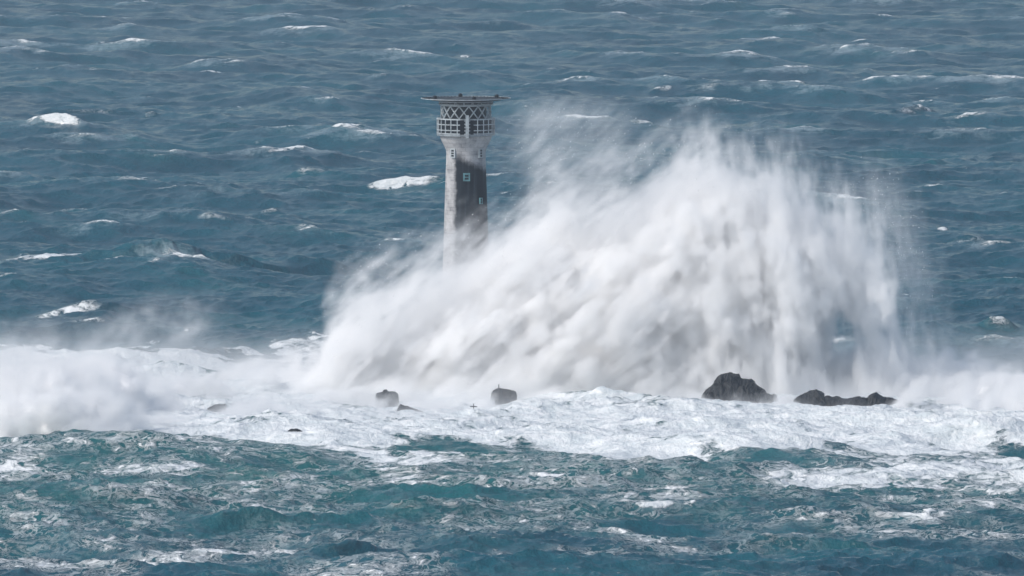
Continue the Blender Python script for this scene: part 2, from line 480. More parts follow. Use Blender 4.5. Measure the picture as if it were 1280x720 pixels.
def volume_object(name, D, lo, vox, material, parent):
    """a mist object: a geometry-nodes volume filled from the density array D"""
    nx, ny, nz = D.shape
    me = bpy.data.meshes.new(name)
    n = D.size
    me.vertices.add(n)
    a = me.attributes.new('mist_density', 'FLOAT', 'POINT')
    a.data.foreach_set('value', np.ascontiguousarray(D.transpose(2, 1, 0), np.float32).ravel())
    o = link(name, me, None, parent)
    g = bpy.data.node_groups.new(name + '_nodes', 'GeometryNodeTree')
    g.interface.new_socket('Geometry', in_out='INPUT', socket_type='NodeSocketGeometry')
    g.interface.new_socket('Geometry', in_out='OUTPUT', socket_type='NodeSocketGeometry')
    q = N(g)
    gi, go = q.n('NodeGroupInput'), q.n('NodeGroupOutput')
    p = q.n('GeometryNodeInputPosition').outputs[0]
    s = q.n('ShaderNodeVectorMath', {0: p, 1: tuple(lo)}, operation='SUBTRACT').outputs[0]
    s = q.n('ShaderNodeVectorMath', {0: s, 'Scale': 1.0 / vox}, operation='SCALE').outputs[0]
    sp = q.n('ShaderNodeSeparateXYZ', {0: s})
    ii = [q.n('FunctionNodeFloatToInt', {0: sp.outputs[k]}, rounding_mode='ROUND').outputs[0] for k in range(3)]
    im = lambda a, b, c: q.n('FunctionNodeIntegerMath', {0: a, 1: b, 2: c}, operation='MULTIPLY_ADD').outputs[0]
    jk = im(ii[2], ny, ii[1])
    index = im(jk, nx, ii[0])
    na = q.n('GeometryNodeInputNamedAttribute', {'Name': 'mist_density'}, data_type='FLOAT').outputs[0]
    si = q.n('GeometryNodeSampleIndex', data_type='FLOAT', domain='POINT', clamp=True)
    g.links.new(gi.outputs[0], si.inputs[0]); g.links.new(na, si.inputs['Value']); g.links.new(index, si.inputs['Index'])
    hi = [lo[k] + (D.shape[k] - 1) * vox for k in range(3)]
    vc = q.n('GeometryNodeVolumeCube', {'Density': si.outputs[0], 'Min': tuple(lo), 'Max': tuple(hi), 'Resolution X': nx, 'Resolution Y': ny, 'Resolution Z': nz})
    sm = q.n('GeometryNodeSetMaterial', {'Material': material})
    g.links.new(vc.outputs[0], sm.inputs[0]); g.links.new(sm.outputs[0], go.inputs[0])
    md = o.modifiers.new('mist', 'NODES'); md.node_group = g
    me.materials.append(material)
    return o


def mist_mat(name, k, col=(.985, .99, .995)):
    m = bpy.data.materials.new(name); m.use_nodes = True
    nt = m.node_tree; nt.nodes.clear(); q = N(nt)
    a = q.n('ShaderNodeAttribute', attribute_name='density').outputs['Fac']
    v = q.n('ShaderNodeVolumeScatter', {'Color': (*col, 1), 'Density': q.math('MULTIPLY', a, k), 'Anisotropy': .1})
    o = q.n('ShaderNodeOutputMaterial'); nt.links.new(v.outputs[0], o.inputs['Volume'])
    return m


spray_m = mat('dense_spray', (.95, .95, .955), 1.0, spec=0.0)
t = N(spray_m.node_tree); bs = spray_m.node_tree.nodes['Principled BSDF']
pos = t.n('ShaderNodeNewGeometry').outputs['Position']
nn = t.n('ShaderNodeTexNoise', {'Vector': pos, 'Scale': .8, 'Detail': 8.0, 'Roughness': .7}).outputs['Fac']
t.t.links.new(t.n('ShaderNodeBump', {'Height': nn, 'Distance': .6, 'Strength': .8}).outputs[0], bs.inputs['Normal'])
bs.inputs['Subsurface Weight'].default_value = 0.0

# --- main burst
Y0 = 1540.0
SC = .125 * Y0 / 1500
BASE = py_of(Y0)
wx = lambda px: (px - 640) * SC
wz = lambda py: (BASE - py) * SC


def spray_burst():
    vox = .38
    lo = np.array([wx(370), Y0 - 18, -1.5]); hi = np.array([wx(1215), Y0 + 32, 50.0])
    shp = tuple(int(v) for v in np.ceil((hi - lo) / vox))
    x = (lo[0] + np.arange(shp[0]) * vox)[:, None, None].astype(np.float32)
    yv = (lo[1] + np.arange(shp[1]) * vox)[None, :, None].astype(np.float32)
    z = (lo[2] + np.arange(shp[2]) * vox)[None, None, :].astype(np.float32)
    P = np.array([(397, 500), (403, 455), (415, 420), (432, 402), (455, 385), (490, 380), (540, 362), (585, 342), (620, 318), (645, 298), (675, 276), (700, 262), (722, 272),
                  (745, 274), (768, 258), (785, 260), (815, 240), (850, 216), (885, 200), (915, 214), (950, 236), (985, 256), (1020, 276), (1055, 296), (1085, 322),
                  (1104, 345), (1118, 395), (1126, 440), (1140, 485), (1160, 510)], float)
    h = (np.interp(x[:, 0, 0], wx(P[:, 0]), wz(P[:, 1])) * .93 - .8)[:, None, None].astype(np.float32)
    xr = (x - wx(400)) / (wx(1130) - wx(400))
    # streak directions: thrown up to the right on the left flank, hanging down on the right
    nL = fnoise(shp, vox, 9, 2.6, (.95, .15, .8), 3.6, 1)
    nR = fnoise(shp, vox, 9, 2.6, (-.12, .1, 1), 3.6, 2)
    b = sstep(.45, .85, xr)
    n = nL * (1 - b) + nR * b
    fL = fnoise(shp, vox, 2.6, 2.2, (.95, .15, .8), 3.4, 3)
    fR = fnoise(shp, vox, 2.6, 2.2, (-.1, .1, 1), 3.0, 4)
    fi = fL * (1 - b) + fR * b
    puff = fnoise(shp, vox, 5, 3.2, (1, 0, 0), 1.0, 6)
    T = 13.0 + 2.0 * np.sin(x * .09)
    yc = Y0 + 8 + 2 * np.sin(x * .05 + 1) + z * .06
    hz = np.maximum(h, .5)
    # distance-like field in metres: below the top, inside the thickness
    ft = (h - z) * .8
    fy = T * (.35 + .65 * np.sqrt(np.clip(1 - z / (hz + 6), 0, 1))) - np.abs(yv - yc)
    ex = np.minimum(x - wx(398), wx(1140) - x)
    f = -np.log(np.exp(-np.clip(ft, -20, 30) / 3.0) + np.exp(-np.clip(fy, -20, 30) / 3.0) + np.exp(-np.clip(ex, -20, 30) / 2.0)) * 2.6
    amp = .45 + .55 * np.exp(-np.abs(ft) / 12.0) * 0 + .55 * sstep(.5, 4, np.minimum(ft, ex))   # calmer skyline, deeper folds inside
    f = f + 1.2 + 1.5 * sstep(.55, .8, xr) + (3.2 * n + 1.5 * fi) * amp + 1.9 * puff * sstep(-4, 10, z) * amp
    # a thin dark pocket low on the right, where little water falls
    pk = np.exp(-((x - wx(1055)) / 6.5) ** 2 - ((z - wz(425)) / 6.0) ** 2 - ((yv - (Y0 + 4)) / 18.0) ** 2)
    pk2 = np.exp(-((x - wx(702)) / 4.0) ** 2 - ((z - wz(296)) / 3.2) ** 2 - ((yv - (Y0 - 4)) / 10.0) ** 2)
    # thick part and soft rim
    f = f - 16 * pk - 8 * pk2
    fc = f - .8 * fi * amp
    d = sstep(-1.0, 6.0, f) * 1.0 + .07 * sstep(-5.0, 0, f) * np.clip(.6 + .7 * fi + .4 * n, 0, 2)
    # veils above and beside the burst: (px, py, half width, half height, lean, strength)
    veils = [(700, 175, 9, 6.5, .1, .05), (680, 190, 4, 6, .3, .035), (668, 165, 4, 4, .3, .03), (735, 205, 6, 5, 0, .05), (675, 215, 2.0, 6, .2, .12), (765, 190, 3.0, 5, .1, .06),
             (920, 195, 10, 4.5, .2, .07), (850, 190, 5, 4, .3, .07), (965, 225, 9, 5, -.3, .06), (1040, 265, 8, 5, -.2, .05),
             (1095, 275, 4, 7, .0, .08), (1125, 330, 4, 9, -.1, .06), (1150, 410, 6, 9, 0, .035), (1190, 440, 5, 5, 0, .02), (650, 290, 6, 5, .6, .04),
             (500, 360, 10, 3.0, .5, .04), (450, 395, 5, 4, .6, .05), (580, 310, 5, 4, .4, .06), (735, 150, 7, 3, .2, .04), (690, 140, 5, 2.5, .3, .03)]
    wis = np.clip(.35 + .7 * n + .9 * fi, 0, 3.5)
    for (px, py, a, c, lean, s) in veils:
        zz = (z - wz(py)) / c
        e = np.exp(-((x - wx(px) - lean * (z - wz(py))) / a) ** 2 - zz ** 2 - ((yv - yc) / 8.0) ** 2)
        d = d + (.38 if py < 240 and px < 800 else .6 if px > 1080 else .32) * s * e * wis
    edge = np.minimum(np.minimum(x - lo[0], hi[0] - 1 - x), np.minimum(yv - lo[1], hi[1] - 1 - yv))
    d = d * sstep(0, 3, edge) * sstep(0, 4, hi[2] - 1 - z)
    d = np.where(d < .004, 0, d)
    return blur3(fc, vox, 1.1), d, lo, vox


f, d, lo, vox = spray_burst()
V, Q = surface_nets(np.pad(f, 1, constant_values=-9)[..., :], 6.5)
V = (V - 1) * vox + lo
me = np_mesh('spray_burst', V, Q)
burst = link('spray_burst', me, spray_m)
tag(burst, 'towering white burst of spray from a wave breaking over the reef', 'spray', kind='stuff')
print('burst', d.shape, len(V), float((d > 0).mean()))
volume_object('mist', d, lo, vox, mist_mat('spray_mist', 1.15), burst)

# flying drops: small elongated beads of water torn off the ragged edge of the burst
dr = np.random.default_rng(77)
rim = np.argwhere((d > .02) & (d < .30) & (np.arange(d.shape[2])[None, None, :] * vox > 4))
pick = rim[dr.integers(0, len(rim), 8000)]
ctr = lo + (pick + dr.uniform(-1, 1, pick.shape)) * vox
sz = .024 + .045 * dr.random(len(ctr)) ** 5
br_ = np.clip((ctr[:, 0] - wx(620)) / (wx(950) - wx(620)), 0, 1)[:, None]
dirs = np.array([.7, .1, .7]) * (1 - br_) + np.array([-.1, .1, 1.0]) * br_
dirs /= np.linalg.norm(dirs, axis=1)[:, None]
side = np.cross(dirs, [0, 1, 0]); side /= np.linalg.norm(side, axis=1)[:, None]
oth = np.cross(dirs, side)
S_ = sz[:, None]
dv = np.stack([ctr + dirs * S_ * 2.2, ctr + side * S_, ctr + oth * S_, ctr - side * S_, ctr - oth * S_, ctr - dirs * S_ * 2.2], 1).reshape(-1, 3)
tri = np.array([(0, 1, 2), (0, 2, 3), (0, 3, 4), (0, 4, 1), (5, 2, 1), (5, 3, 2), (5, 4, 3), (5, 1, 4)])
tq = (tri[None] + (np.arange(len(ctr)) * 6)[:, None, None]).reshape(-1, 3)
me = bpy.data.meshes.new('droplets')
me.vertices.add(len(dv)); me.vertices.foreach_set('co', dv.astype(np.float32).ravel())
me.loops.add(len(tq) * 3); me.loops.foreach_set('vertex_index', tq.astype(np.int32).ravel())
me.polygons.add(len(tq)); me.polygons.foreach_set('loop_start', np.arange(0, len(tq) * 3, 3, dtype=np.int32))
me.update(calc_edges=True)
tag(link('droplets', me, spray_m, burst), kind='stuff')
del f, d, V, Q, rim


# --- low surf along the reef
def surf_bank():
    vox = .6
    lo = np.array([-104.0, 1440.0, -2.0]); hi = np.array([108.0, 1640.0, 17.0])
    shp = tuple(int(v) for v in np.ceil((hi - lo) / vox))
    x = (lo[0] + np.arange(shp[0]) * vox)[:, None, None].astype(np.float32)
    yv = (lo[1] + np.arange(shp[1]) * vox)[None, :, None].astype(np.float32)
    z = (lo[2] + np.arange(shp[2]) * vox)[None, None, :].astype(np.float32)
    n = fnoise(shp, vox, 7, 3.0, (1, .3, .3), 1.3, 11)
    fi = fnoise(shp, vox, 3.0, 2.4, (.8, .2, .6), 1.8, 12)
    pf = fnoise(shp, vox, 3.5, 3.0, (1, 0, 0), 1.0, 14)
    # clumps of surf: (px, py of its top, distance, half length, half depth, solid)
    cl = [(15, 462, 1510, 15, 16, 1), (100, 462, 1528, 12, 14, 1), (-60, 468, 1520, 18, 16, 1), (60, 500, 1486, 11, 11, 1), (150, 490, 1505, 8, 8, .9), (235, 474, 1545, 6, 7, .9),
          (300, 470, 1560, 6, 7, .95), (350, 462, 1572, 7, 8, 1), (405, 458, 1570, 7, 9, 1), (330, 504, 1500, 7, 5, .6), (180, 522, 1478, 8, 6, .7),
          (20, 520, 1468, 16, 9, .8), (425, 490, 1530, 6, 5, .8), (90, 528, 1466, 8, 6, .5), (555, 478, 1538, 9, 8, .9), (600, 486, 1534, 5, 6, .7),
          (700, 492, 1530, 9, 6, .6), (755, 470, 1548, 7, 6, .8), (800, 484, 1545, 8, 6, .7), (850, 492, 1532, 6, 5, .5), (520, 500, 1520, 7, 5, .4), (465, 478, 1542, 5, 4, .5),
          (1120, 452, 1580, 5.5, 7, 1), (1165, 462, 1570, 8, 9, 1), (1210, 474, 1556, 9, 10, 1), (1260, 486, 1540, 9, 10, 1), (1320, 492, 1530, 13, 12, 1), (1100, 478, 1560, 7, 7, .9),
          (486, 502, 1518, 2.4, 1.5, .8), (610, 502, 1517, 1.8, 1.8, 1.0), (652, 500, 1516, 2.0, 2.0, 1.0), (878, 505, 1514, 2.0, 1.8, 1.0), (925, 509, 1514, 3.0, 1.6, .6), (972, 504, 1514, 2.0, 2.0, 1.0),
          (990, 511, 1506, 1.8, 1.6, .9), (1118, 507, 1505, 2.0, 1.6, 1.0), (1142, 500, 1508, 3.0, 2.6, 1.1), (1060, 478, 1560, 6, 6, .6), (1000, 486, 1556, 6, 5, .5)]
    g = np.full(shp, -8.0, np.float32)
    for (px, py, Yc, a, c, s) in cl:
        if s == 1 and a > 4.3: Yc -= 20
        p = at(px, py, Yc)
        hgt = max(p.z, 1.2) * (1.05 if px < 1040 else 1.4)
        e = 1 - ((x - p.x) / a) ** 2 - ((yv - Yc) / c) ** 2 - (z / hgt) ** 2
        sc = max(min(hgt, c) * .5, 2.0 if a > 4.3 else 1.4)
        v = np.clip(e, -9, 1) * sc + (s - 1) * 3.0
        g = np.maximum(g, v)
    nz = np.clip(1.8 * n + 1.3 * pf, -4.0, 3.6)
    f = g - .5 + nz + .5 * np.clip(fi, -2, 2)
    fc = g - .5 + nz + .2 * fi
    d = sstep(-.5, 2.0, f) * .9 + .05 * sstep(-4.5, 0, f) * np.clip(.7 + .7 * fi, 0, 2)
    # thin mist over the whole reef
    pyv = py_of(yv)
    lay = np.exp(-np.clip(z, 0, 50) / (1.0 + 1.8 * sstep(1512, 1535, yv))) * sstep(1470, 1500, yv) * (1 - sstep(1590, 1635, yv))
    d = d + lay * (.036 + .03 * np.clip(n + .6 * fi, -1, 2))
    for (px, py, Yc, a, c, s) in [(200, 405, 1600, 7, 4.0, .035), (235, 412, 1600, 3, 4, .04), (170, 410, 1600, 3, 3.5, .03), (130, 425, 1600, 4, 3, .02), (30, 440, 1560, 12, 4, .05)]:
        p = at(px, py, Yc)
        d = d + s * np.exp(-((x - p.x - .5 * (z - p.z)) / a) ** 2 - ((z - p.z) / c) ** 2 - ((yv - Yc) / 7) ** 2) * np.clip(.6 + .9 * fi, 0, 3)
    edge = np.minimum(np.minimum(x - lo[0], hi[0] - 1 - x), np.minimum(yv - lo[1], hi[1] - 1 - yv))
    d = d * sstep(0, 6, edge) * sstep(0, 3, hi[2] - 1 - z)
    d = np.where(d < .004, 0, d)
    return blur3(fc, vox, .5), d, lo, vox


f, d, lo, vox = surf_bank()
V, Q = surface_nets(np.pad(f, 1, constant_values=-9), 2.3)
V = (V - 1) * vox + lo
me = np_mesh('surf', V, Q)
surf = link('surf', me, spray_m)
tag(surf, 'low rolling banks of white surf churning along the foot of the reef', 'surf', kind='stuff')
print('surf', d.shape, len(V), float((d > 0).mean()))
volume_object('mist', d, lo, vox, mist_mat('surf_mist', 1.0), surf)
del f, d, V, Q

# ---------------------------------------------------------------- haze
hz_m = bpy.data.materials.new('haze_air'); hz_m.use_nodes = True
nt = hz_m.node_tree; nt.nodes.clear()
pv = nt.nodes.new('ShaderNodeVolumePrincipled')
pv.inputs['Color'].default_value = (.50, .55, .62, 1)
pv.inputs['Density'].default_value = .00011
pv.inputs['Anisotropy'].default_value = .2
om = nt.nodes.new('ShaderNodeOutputMaterial'); nt.links.new(pv.outputs[0], om.inputs['Volume'])
me = bpy.data.meshes.new('haze')
bm = bmesh.new(); bmesh.ops.create_cube(bm, size=1.0); bm.to_mesh(me); bm.free()
haze = link('haze', me, hz_m)
haze.scale = (62000, 42000, 138)
haze.location = (0, 20000, -10 + 69)
tag(haze, 'thin grey blue sea haze greying the far water', 'haze', kind='stuff')

# ---------------------------------------------------------------- lighthouse
YL = 1590.0
LS = .125 * YL / 1500
base_py = 478
LB0 = at(582.5, base_py, YL)
lh = empty('lighthouse', (LB0.x, YL, 0))
tag(lh, 'tall tapering granite lighthouse with caged lantern and flat round helideck standing behind the spray', 'lighthouse')
zy = lambda py: at(582.5, py, YL).z


def pydata(name, vs, fs, material, parent, smooth=False):
    me = bpy.data.meshes.new(name)
    me.from_pydata(vs, [], fs); me.update()
    return link(name, me, material, parent, smooth)


def lathe(prof, n=64, a0=0.0, a1=2 * math.pi, cap=True):
    full = abs(a1 - a0 - 2 * math.pi) < 1e-6
    m = n if full else n + 1
    vs, fs = [], []
    for r, z in prof:
        for i in range(m):
            a = a0 + (a1 - a0) * i / n
            vs.append((r * math.cos(a), r * math.sin(a), z))
    for j in range(len(prof) - 1):
        for i in range(n):
            i2 = (i + 1) % m
            fs.append((j * m + i, j * m + i2, (j + 1) * m + i2, (j + 1) * m + i))
    if cap and full:
        fs.append(tuple(range(m))[::-1]); fs.append(tuple((len(prof) - 1) * m + i for i in range(m)))
    return vs, fs


def bars(segs, w=.1):
    """square bars along segments"""
    vs, fs = [], []
    for s in segs:
        a, b = Vector(s[0]), Vector(s[1]); ww = s[2] if len(s) > 2 else w
        d = (b - a).normalized()
        u = d.cross(Vector((0, 0, 1)))
        if u.length < .05: u = d.cross(Vector((1, 0, 0)))
        u.normalize(); v = d.cross(u)
        k = len(vs)
        for p in (a, b):
            for su, sv in ((-1, -1), (1, -1), (1, 1), (-1, 1)):
                vs.append(tuple(p + u * su * ww / 2 + v * sv * ww / 2))
        fs += [(k, k + 1, k + 2, k + 3), (k + 7, k + 6, k + 5, k + 4)]
        for i in range(4):
            fs.append((k + i, k + 4 + i, k + 4 + (i + 1) % 4, k + (i + 1) % 4))
    return vs, fs


def box(cx, cy_, cz, sx, sy, sz, rz=0.0):
    vs = []
    for z in (-1, 1):
        for x_, y_ in ((-1, -1), (1, -1), (1, 1), (-1, 1)):
            px, py = x_ * sx / 2, y_ * sy / 2
            vs.append((cx + px * math.cos(rz) - py * math.sin(rz), cy_ + px * math.sin(rz) + py * math.cos(rz), cz + z * sz / 2))
    fs = [(3, 2, 1, 0), (4, 5, 6, 7), (0, 1, 5, 4), (1, 2, 6, 5), (2, 3, 7, 6), (3, 0, 4, 7)]
    return vs, fs


def merge(*parts):
    vs, fs = [], []
    for v, f_ in parts:
        k = len(vs); vs += v; fs += [tuple(i + k for i in q) for q in f_]
    return vs, fs


# stone, with courses, a much darker tone on one side and pale salt runs
stone = mat('granite', (.4, .39, .38), .7, spec=.12)
t = N(stone.node_tree); bs = stone.node_tree.nodes['Principled BSDF']
tc = t.n('ShaderNodeTexCoord').outputs['Object']
sp = t.n('ShaderNodeSeparateXYZ', {0: tc})
ang = t.math('ARCTAN2', sp.outputs[1], sp.outputs[0])
cyl = t.n('ShaderNodeCombineXYZ', {0: t.math('MULTIPLY', ang, 3.3), 1: sp.outputs[2], 2: 0.0}).outputs[0]
br = t.n('ShaderNodeTexBrick', {'Vector': cyl, 'Color1': (.36, .36, .37, 1), 'Color2': (.22, .225, .235, 1), 'Mortar': (.10, .10, .11, 1), 'Scale': 1.0, 'Mortar Size': .03, 'Brick Width': 1.3, 'Row Height': .62})
ns = t.n('ShaderNodeTexNoise', {'Vector': tc, 'Scale': .55, 'Detail': 8.0, 'Roughness': .7}).outputs['Fac']
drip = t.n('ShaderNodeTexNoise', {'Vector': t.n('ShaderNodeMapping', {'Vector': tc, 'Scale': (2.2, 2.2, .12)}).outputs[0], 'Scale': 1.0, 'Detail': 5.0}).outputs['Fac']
pale_tone = t.mix(t.ramp(ns, .3, .7), br.outputs['Color'], (.48, .48, .49))
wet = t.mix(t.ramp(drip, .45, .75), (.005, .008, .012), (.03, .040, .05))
# the darker tone is painted in from a ragged upright line left of the middle and below a slanting line under the cornice
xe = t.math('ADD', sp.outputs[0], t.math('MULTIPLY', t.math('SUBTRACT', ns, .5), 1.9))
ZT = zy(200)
dark_x = t.ramp(xe, -2.15, -1.45)
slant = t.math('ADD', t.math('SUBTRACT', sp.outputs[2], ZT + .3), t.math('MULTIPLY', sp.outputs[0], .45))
dark_z = t.math('SUBTRACT', 1.0, t.ramp(t.math('ADD', slant, t.math('MULTIPLY', t.math('ADD', ns, drip), 1.6)), .5, 2.6))
dark_mask = t.math('MULTIPLY', dark_x, dark_z)
t.t.links.new(t.mix(dark_mask, pale_tone, wet), bs.inputs['Base Color'])
t.t.links.new(t.ramp(dark_mask, 0, 1, .8, .65), bs.inputs['Roughness'])
t.t.links.new(t.n('ShaderNodeBump', {'Height': t.math('ADD', t.math('MULTIPLY', br.outputs['Fac'], -.4), ns), 'Distance': .12, 'Strength': .6}).outputs[0], bs.inputs['Normal'])

R = lambda px: px * LS
prof = [(R(46), -1), (R(43), zy(465)), (R(37), zy(440)), (R(33), zy(400)), (R(30.2), zy(360)), (R(28.6), zy(320)), (R(27.4), zy(280)), (R(26.2), zy(240)), (R(25.2), zy(210)),
        (R(24.6), zy(192)), (R(25.2), zy(187)), (R(27.4), zy(182)), (R(30.2), zy(177)), (R(31.8), zy(173.5)), (R(32.2), zy(170.5)), (R(32.2), zy(169.6)), (R(30), zy(169.5))]
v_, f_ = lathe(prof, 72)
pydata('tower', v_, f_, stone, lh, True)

white = mat('white_paint', (.40, .45, .48), .5)
grey = mat('grey_steel', (.30, .34, .37), .5, .3)
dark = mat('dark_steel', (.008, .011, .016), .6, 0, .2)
glass = mat('dark_glass', (.006, .009, .013), .25, 0, .3)
teal = mat('weathered_teal_frame', (.10, .25, .28), .5)
# weathering on the white paint
for m_, k_ in ((white, .45), (grey, .4), (teal, .3)):
    t = N(m_.node_tree); b_ = m_.node_tree.nodes['Principled BSDF']
    c_ = tuple(b_.inputs['Base Color'].default_value[:3])
    tc = t.n('ShaderNodeTexCoord').outputs['Object']
    nz_ = t.n('ShaderNodeTexNoise', {'Vector': tc, 'Scale': 1.4, 'Detail': 6.0, 'Roughness': .7}).outputs['Fac']
    t.t.links.new(t.mix(t.ramp(nz_, .4, .75), c_, tuple(q * k_ for q in c_)), b_.inputs['Base Color'])


grey_paint = mat('chalky_window_paint', (.36, .40, .42), .7)


def window(px, py, w, h_, rad_px, fm_, nb=2):
    cx = (px - 582.5) * LS; cz = zy(py); r = R(rad_px)
    a = -math.acos(max(-1, min(1, cx / r)))                # towards the camera
    pos_ = Vector((r * math.cos(a), r * math.sin(a), cz))
    w *= LS; h_ *= LS
    tk = .22 * w
    def loc(bx):                                           # local frame box -> tower frame
        vs, fs = bx
        out = []
        for (x_, y_, z_) in vs:
            tdir = Vector((-math.sin(a), math.cos(a), 0)); nd = Vector((math.cos(a), math.sin(a), 0))
            p = pos_ + tdir * x_ + nd * y_ + Vector((0, 0, z_))
            out.append(tuple(p))
        return out, fs
    fr = merge(box(-w / 2 + tk / 2, 0, 0, tk, .5, h_), box(w / 2 - tk / 2, 0, 0, tk, .5, h_), box(0, 0, h_ / 2 - tk / 2, w - 2 * tk, .5, tk), box(0, 0, -h_ / 2 + tk / 2, w - 2 * tk, .5, tk))
    vs, fs = loc(fr)
    wf = pydata('window', vs, fs, fm_, lh)
    vs, fs = loc(box(0, .02, 0, w - 2 * tk, .34, h_ - 2 * tk))
    pydata('pane', vs, fs, glass, wf)
    gb = [box(0, .08, (i + 1) * (h_ - 2 * tk) / (nb + 1) - (h_ - 2 * tk) / 2, w - 2 * tk, .34, .12) for i in range(nb)]
    vs, fs = loc(merge(*gb))
    pydata('glazing_bar', vs, fs, fm_, wf)


window(567.0, 190.5, 7.6, 12, 24.9, grey_paint)
window(600.5, 190.5, 6.8, 12, 24.9, grey_paint)
window(583.5, 220, 8.5, 10, 25.7, teal, 1)
window(600.8, 250, 4.5, 8, 26.5, teal, 1)

# gallery floor, drum and cage
z169, z148, z131, z126 = zy(169), zy(148), zy(131), zy(126.5)
v_, f_ = lathe([(R(35.5), z169 - .02), (R(36.4), z169), (R(36.4), z169 + .28), (R(35.5), z169 + .30)], 64)
pydata('gallery_floor', v_, f_, grey, lh)
v_, f_ = lathe([(R(29), z169 + .30), (R(29), z148 - .2), (R(26), z148 + .1)], 48)
pydata('service_drum', v_, f_, dark, lh)
ra_ = R(36)
segs = []
A_ = [2 * math.pi * i / 26 + .06 for i in range(26)]
door_a = -math.pi / 2 + .05
closed = lambda a: abs((a - door_a + math.pi) % (2 * math.pi) - math.pi) > .24
P3 = lambda r, a, z: (r * math.cos(a), r * math.sin(a), z)
for a in A_:
    if closed(a): segs.append((P3(ra_, a, z169 + .3), P3(ra_, a, z148), .17))
for z_ in (z169 + .42, z169 + (z148 - z169) * .35, z169 + (z148 - z169) * .68, z148):
    M_ = 78
    for i in range(M_):
        a, b = 2 * math.pi * i / M_, 2 * math.pi * (i + 1) / M_
        if closed((a + b) / 2): segs.append((P3(ra_, a, z_), P3(ra_, b, z_), .2 if z_ in (z148,) else .16))
v_, f_ = bars(segs)
pydata('gallery_cage', v_, f_, white, lh)
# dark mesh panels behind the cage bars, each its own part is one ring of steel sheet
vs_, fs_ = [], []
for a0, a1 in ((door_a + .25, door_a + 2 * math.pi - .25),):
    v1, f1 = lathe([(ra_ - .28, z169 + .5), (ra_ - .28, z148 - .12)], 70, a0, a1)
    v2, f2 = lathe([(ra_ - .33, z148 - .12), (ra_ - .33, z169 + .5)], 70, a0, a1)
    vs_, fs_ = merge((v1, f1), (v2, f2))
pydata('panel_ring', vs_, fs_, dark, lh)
# pale ladder column in the opening
lad = [box(R(36.5) * math.cos(door_a), R(36.5) * math.sin(door_a), (z169 + z148) / 2 + .25, R(4.2), .7, (z148 - z169) + 1.0)]
for k in range(5):
    lad.append(box(R(36.5) * math.cos(door_a), R(36.5) * math.sin(door_a) + .05, z169 + .4 + k * .55, R(7.5), .3, .14))
v_, f_ = merge(*lad)
pydata('ladder_column', v_, f_, white, lh)

# lantern with its diagonal lattice
v_, f_ = lathe([(R(26), z148 + .05), (R(26), z131), (R(22), z131 + .3)], 40)
pydata('lantern_glass', v_, f_, glass, lh)
segs = []
r2 = R(31.2)
ND = 16
def arc(a0, z0, a1, z1, w):
    m = 4
    for i in range(m):
        u0, u1 = i / m, (i + 1) / m
        segs.append((P3(r2, a0 + (a1 - a0) * u0, z0 + (z1 - z0) * u0), P3(r2, a0 + (a1 - a0) * u1, z0 + (z1 - z0) * u1), w))
for i in range(ND):
    a = 2 * math.pi * i / ND + .12
    st_ = 2 * math.pi / ND
    arc(a, z148 + .1, a + st_, z131 - .1, .17)
    arc(a + st_, z148 + .1, a, z131 - .1, .17)
for i in range(64):
    a, b = 2 * math.pi * i / 64, 2 * math.pi * (i + 1) / 64
    segs.append((P3(r2, a, z131), P3(r2, b, z131), .24))
v_, f_ = bars(segs)
pydata('lantern_lattice', v_, f_, white, lh)
# gallery platform between cage and lattice
v_, f_ = lathe([(R(26.2), z148 - .08), (R(36.6), z148 - .08), (R(36.6), z148 + .08), (R(26.2), z148 + .08)], 56, cap=False)
pydata('upper_gallery', v_, f_, grey, lh)
# band under the deck
v_, f_ = lathe([(R(24), z131 + .15), (R(24), z126 + .1)], 40)
pydata('deck_support', v_, f_, dark, lh)
segs = []
for i in range(18):
    a = 2 * math.pi * i / 18 + .1
    segs.append((P3(R(33.5), a, z131 + .1), P3(R(33.5), a, z126 + .1), .16))
    segs.append((P3(R(24), a, z131 + .15), P3(R(34), a, z126 + .05), .12))
for z_ in (z131 + .15, z126 - .02):
    for i in range(60):
        a, b = 2 * math.pi * i / 60, 2 * math.pi * (i + 1) / 60
        segs.append((P3(R(33.5), a, z_), P3(R(33.5), b, z_), .18))
v_, f_ = bars(segs)
pydata('deck_struts', v_, f_, grey, lh)
# deck
dk = mat('deck_surface', (.10, .12, .13), .7)
t = N(dk.node_tree)
tc = t.n('ShaderNodeTexCoord').outputs['Object']
nz_ = t.n('ShaderNodeTexNoise', {'Vector': tc, 'Scale': .7, 'Detail': 5.0}).outputs['Fac']
t.t.links.new(t.mix(t.ramp(nz_, .5, .7), (.012, .016, .02), (.10, .12, .13)), dk.node_tree.nodes['Principled BSDF'].inputs['Base Color'])
z122 = zy(123.6)
v_, f_ = lathe([(R(34), z122 - .35), (R(43), z122 - .22), (R(45), z122), (R(45), z122 + .1)], 72)
pydata('helideck', v_, f_, dk, lh)
net, rim_ = [], []
for i in range(72):
    a, b = 2 * math.pi * i / 72, 2 * math.pi * (i + 1) / 72
    rim_.append((P3(R(56), a, z122 + .12), P3(R(56), b, z122 + .12), .11))
    net.append((P3(R(51), a, z122 + .05), P3(R(51), b, z122 + .05), .05))
    net.append((P3(R(46), a, z122), P3(R(56), a, z122 + .12), .06))
v_, f_ = bars(net)
sn = pydata('safety_net', v_, f_, dark, lh)
v_, f_ = bars(rim_)
pydata('net_rail', v_, f_, white, sn)
for a in (math.radians(200), math.radians(-75), math.radians(20), math.radians(100)):
    v_, f_ = lathe([(.34, 0), (.34, .35), (.2, .55)], 12)
    o = pydata('deck_lamp', v_, f_, dark, lh)
    o.location = (R(41) * math.cos(a), R(41) * math.sin(a), z122 + .1)

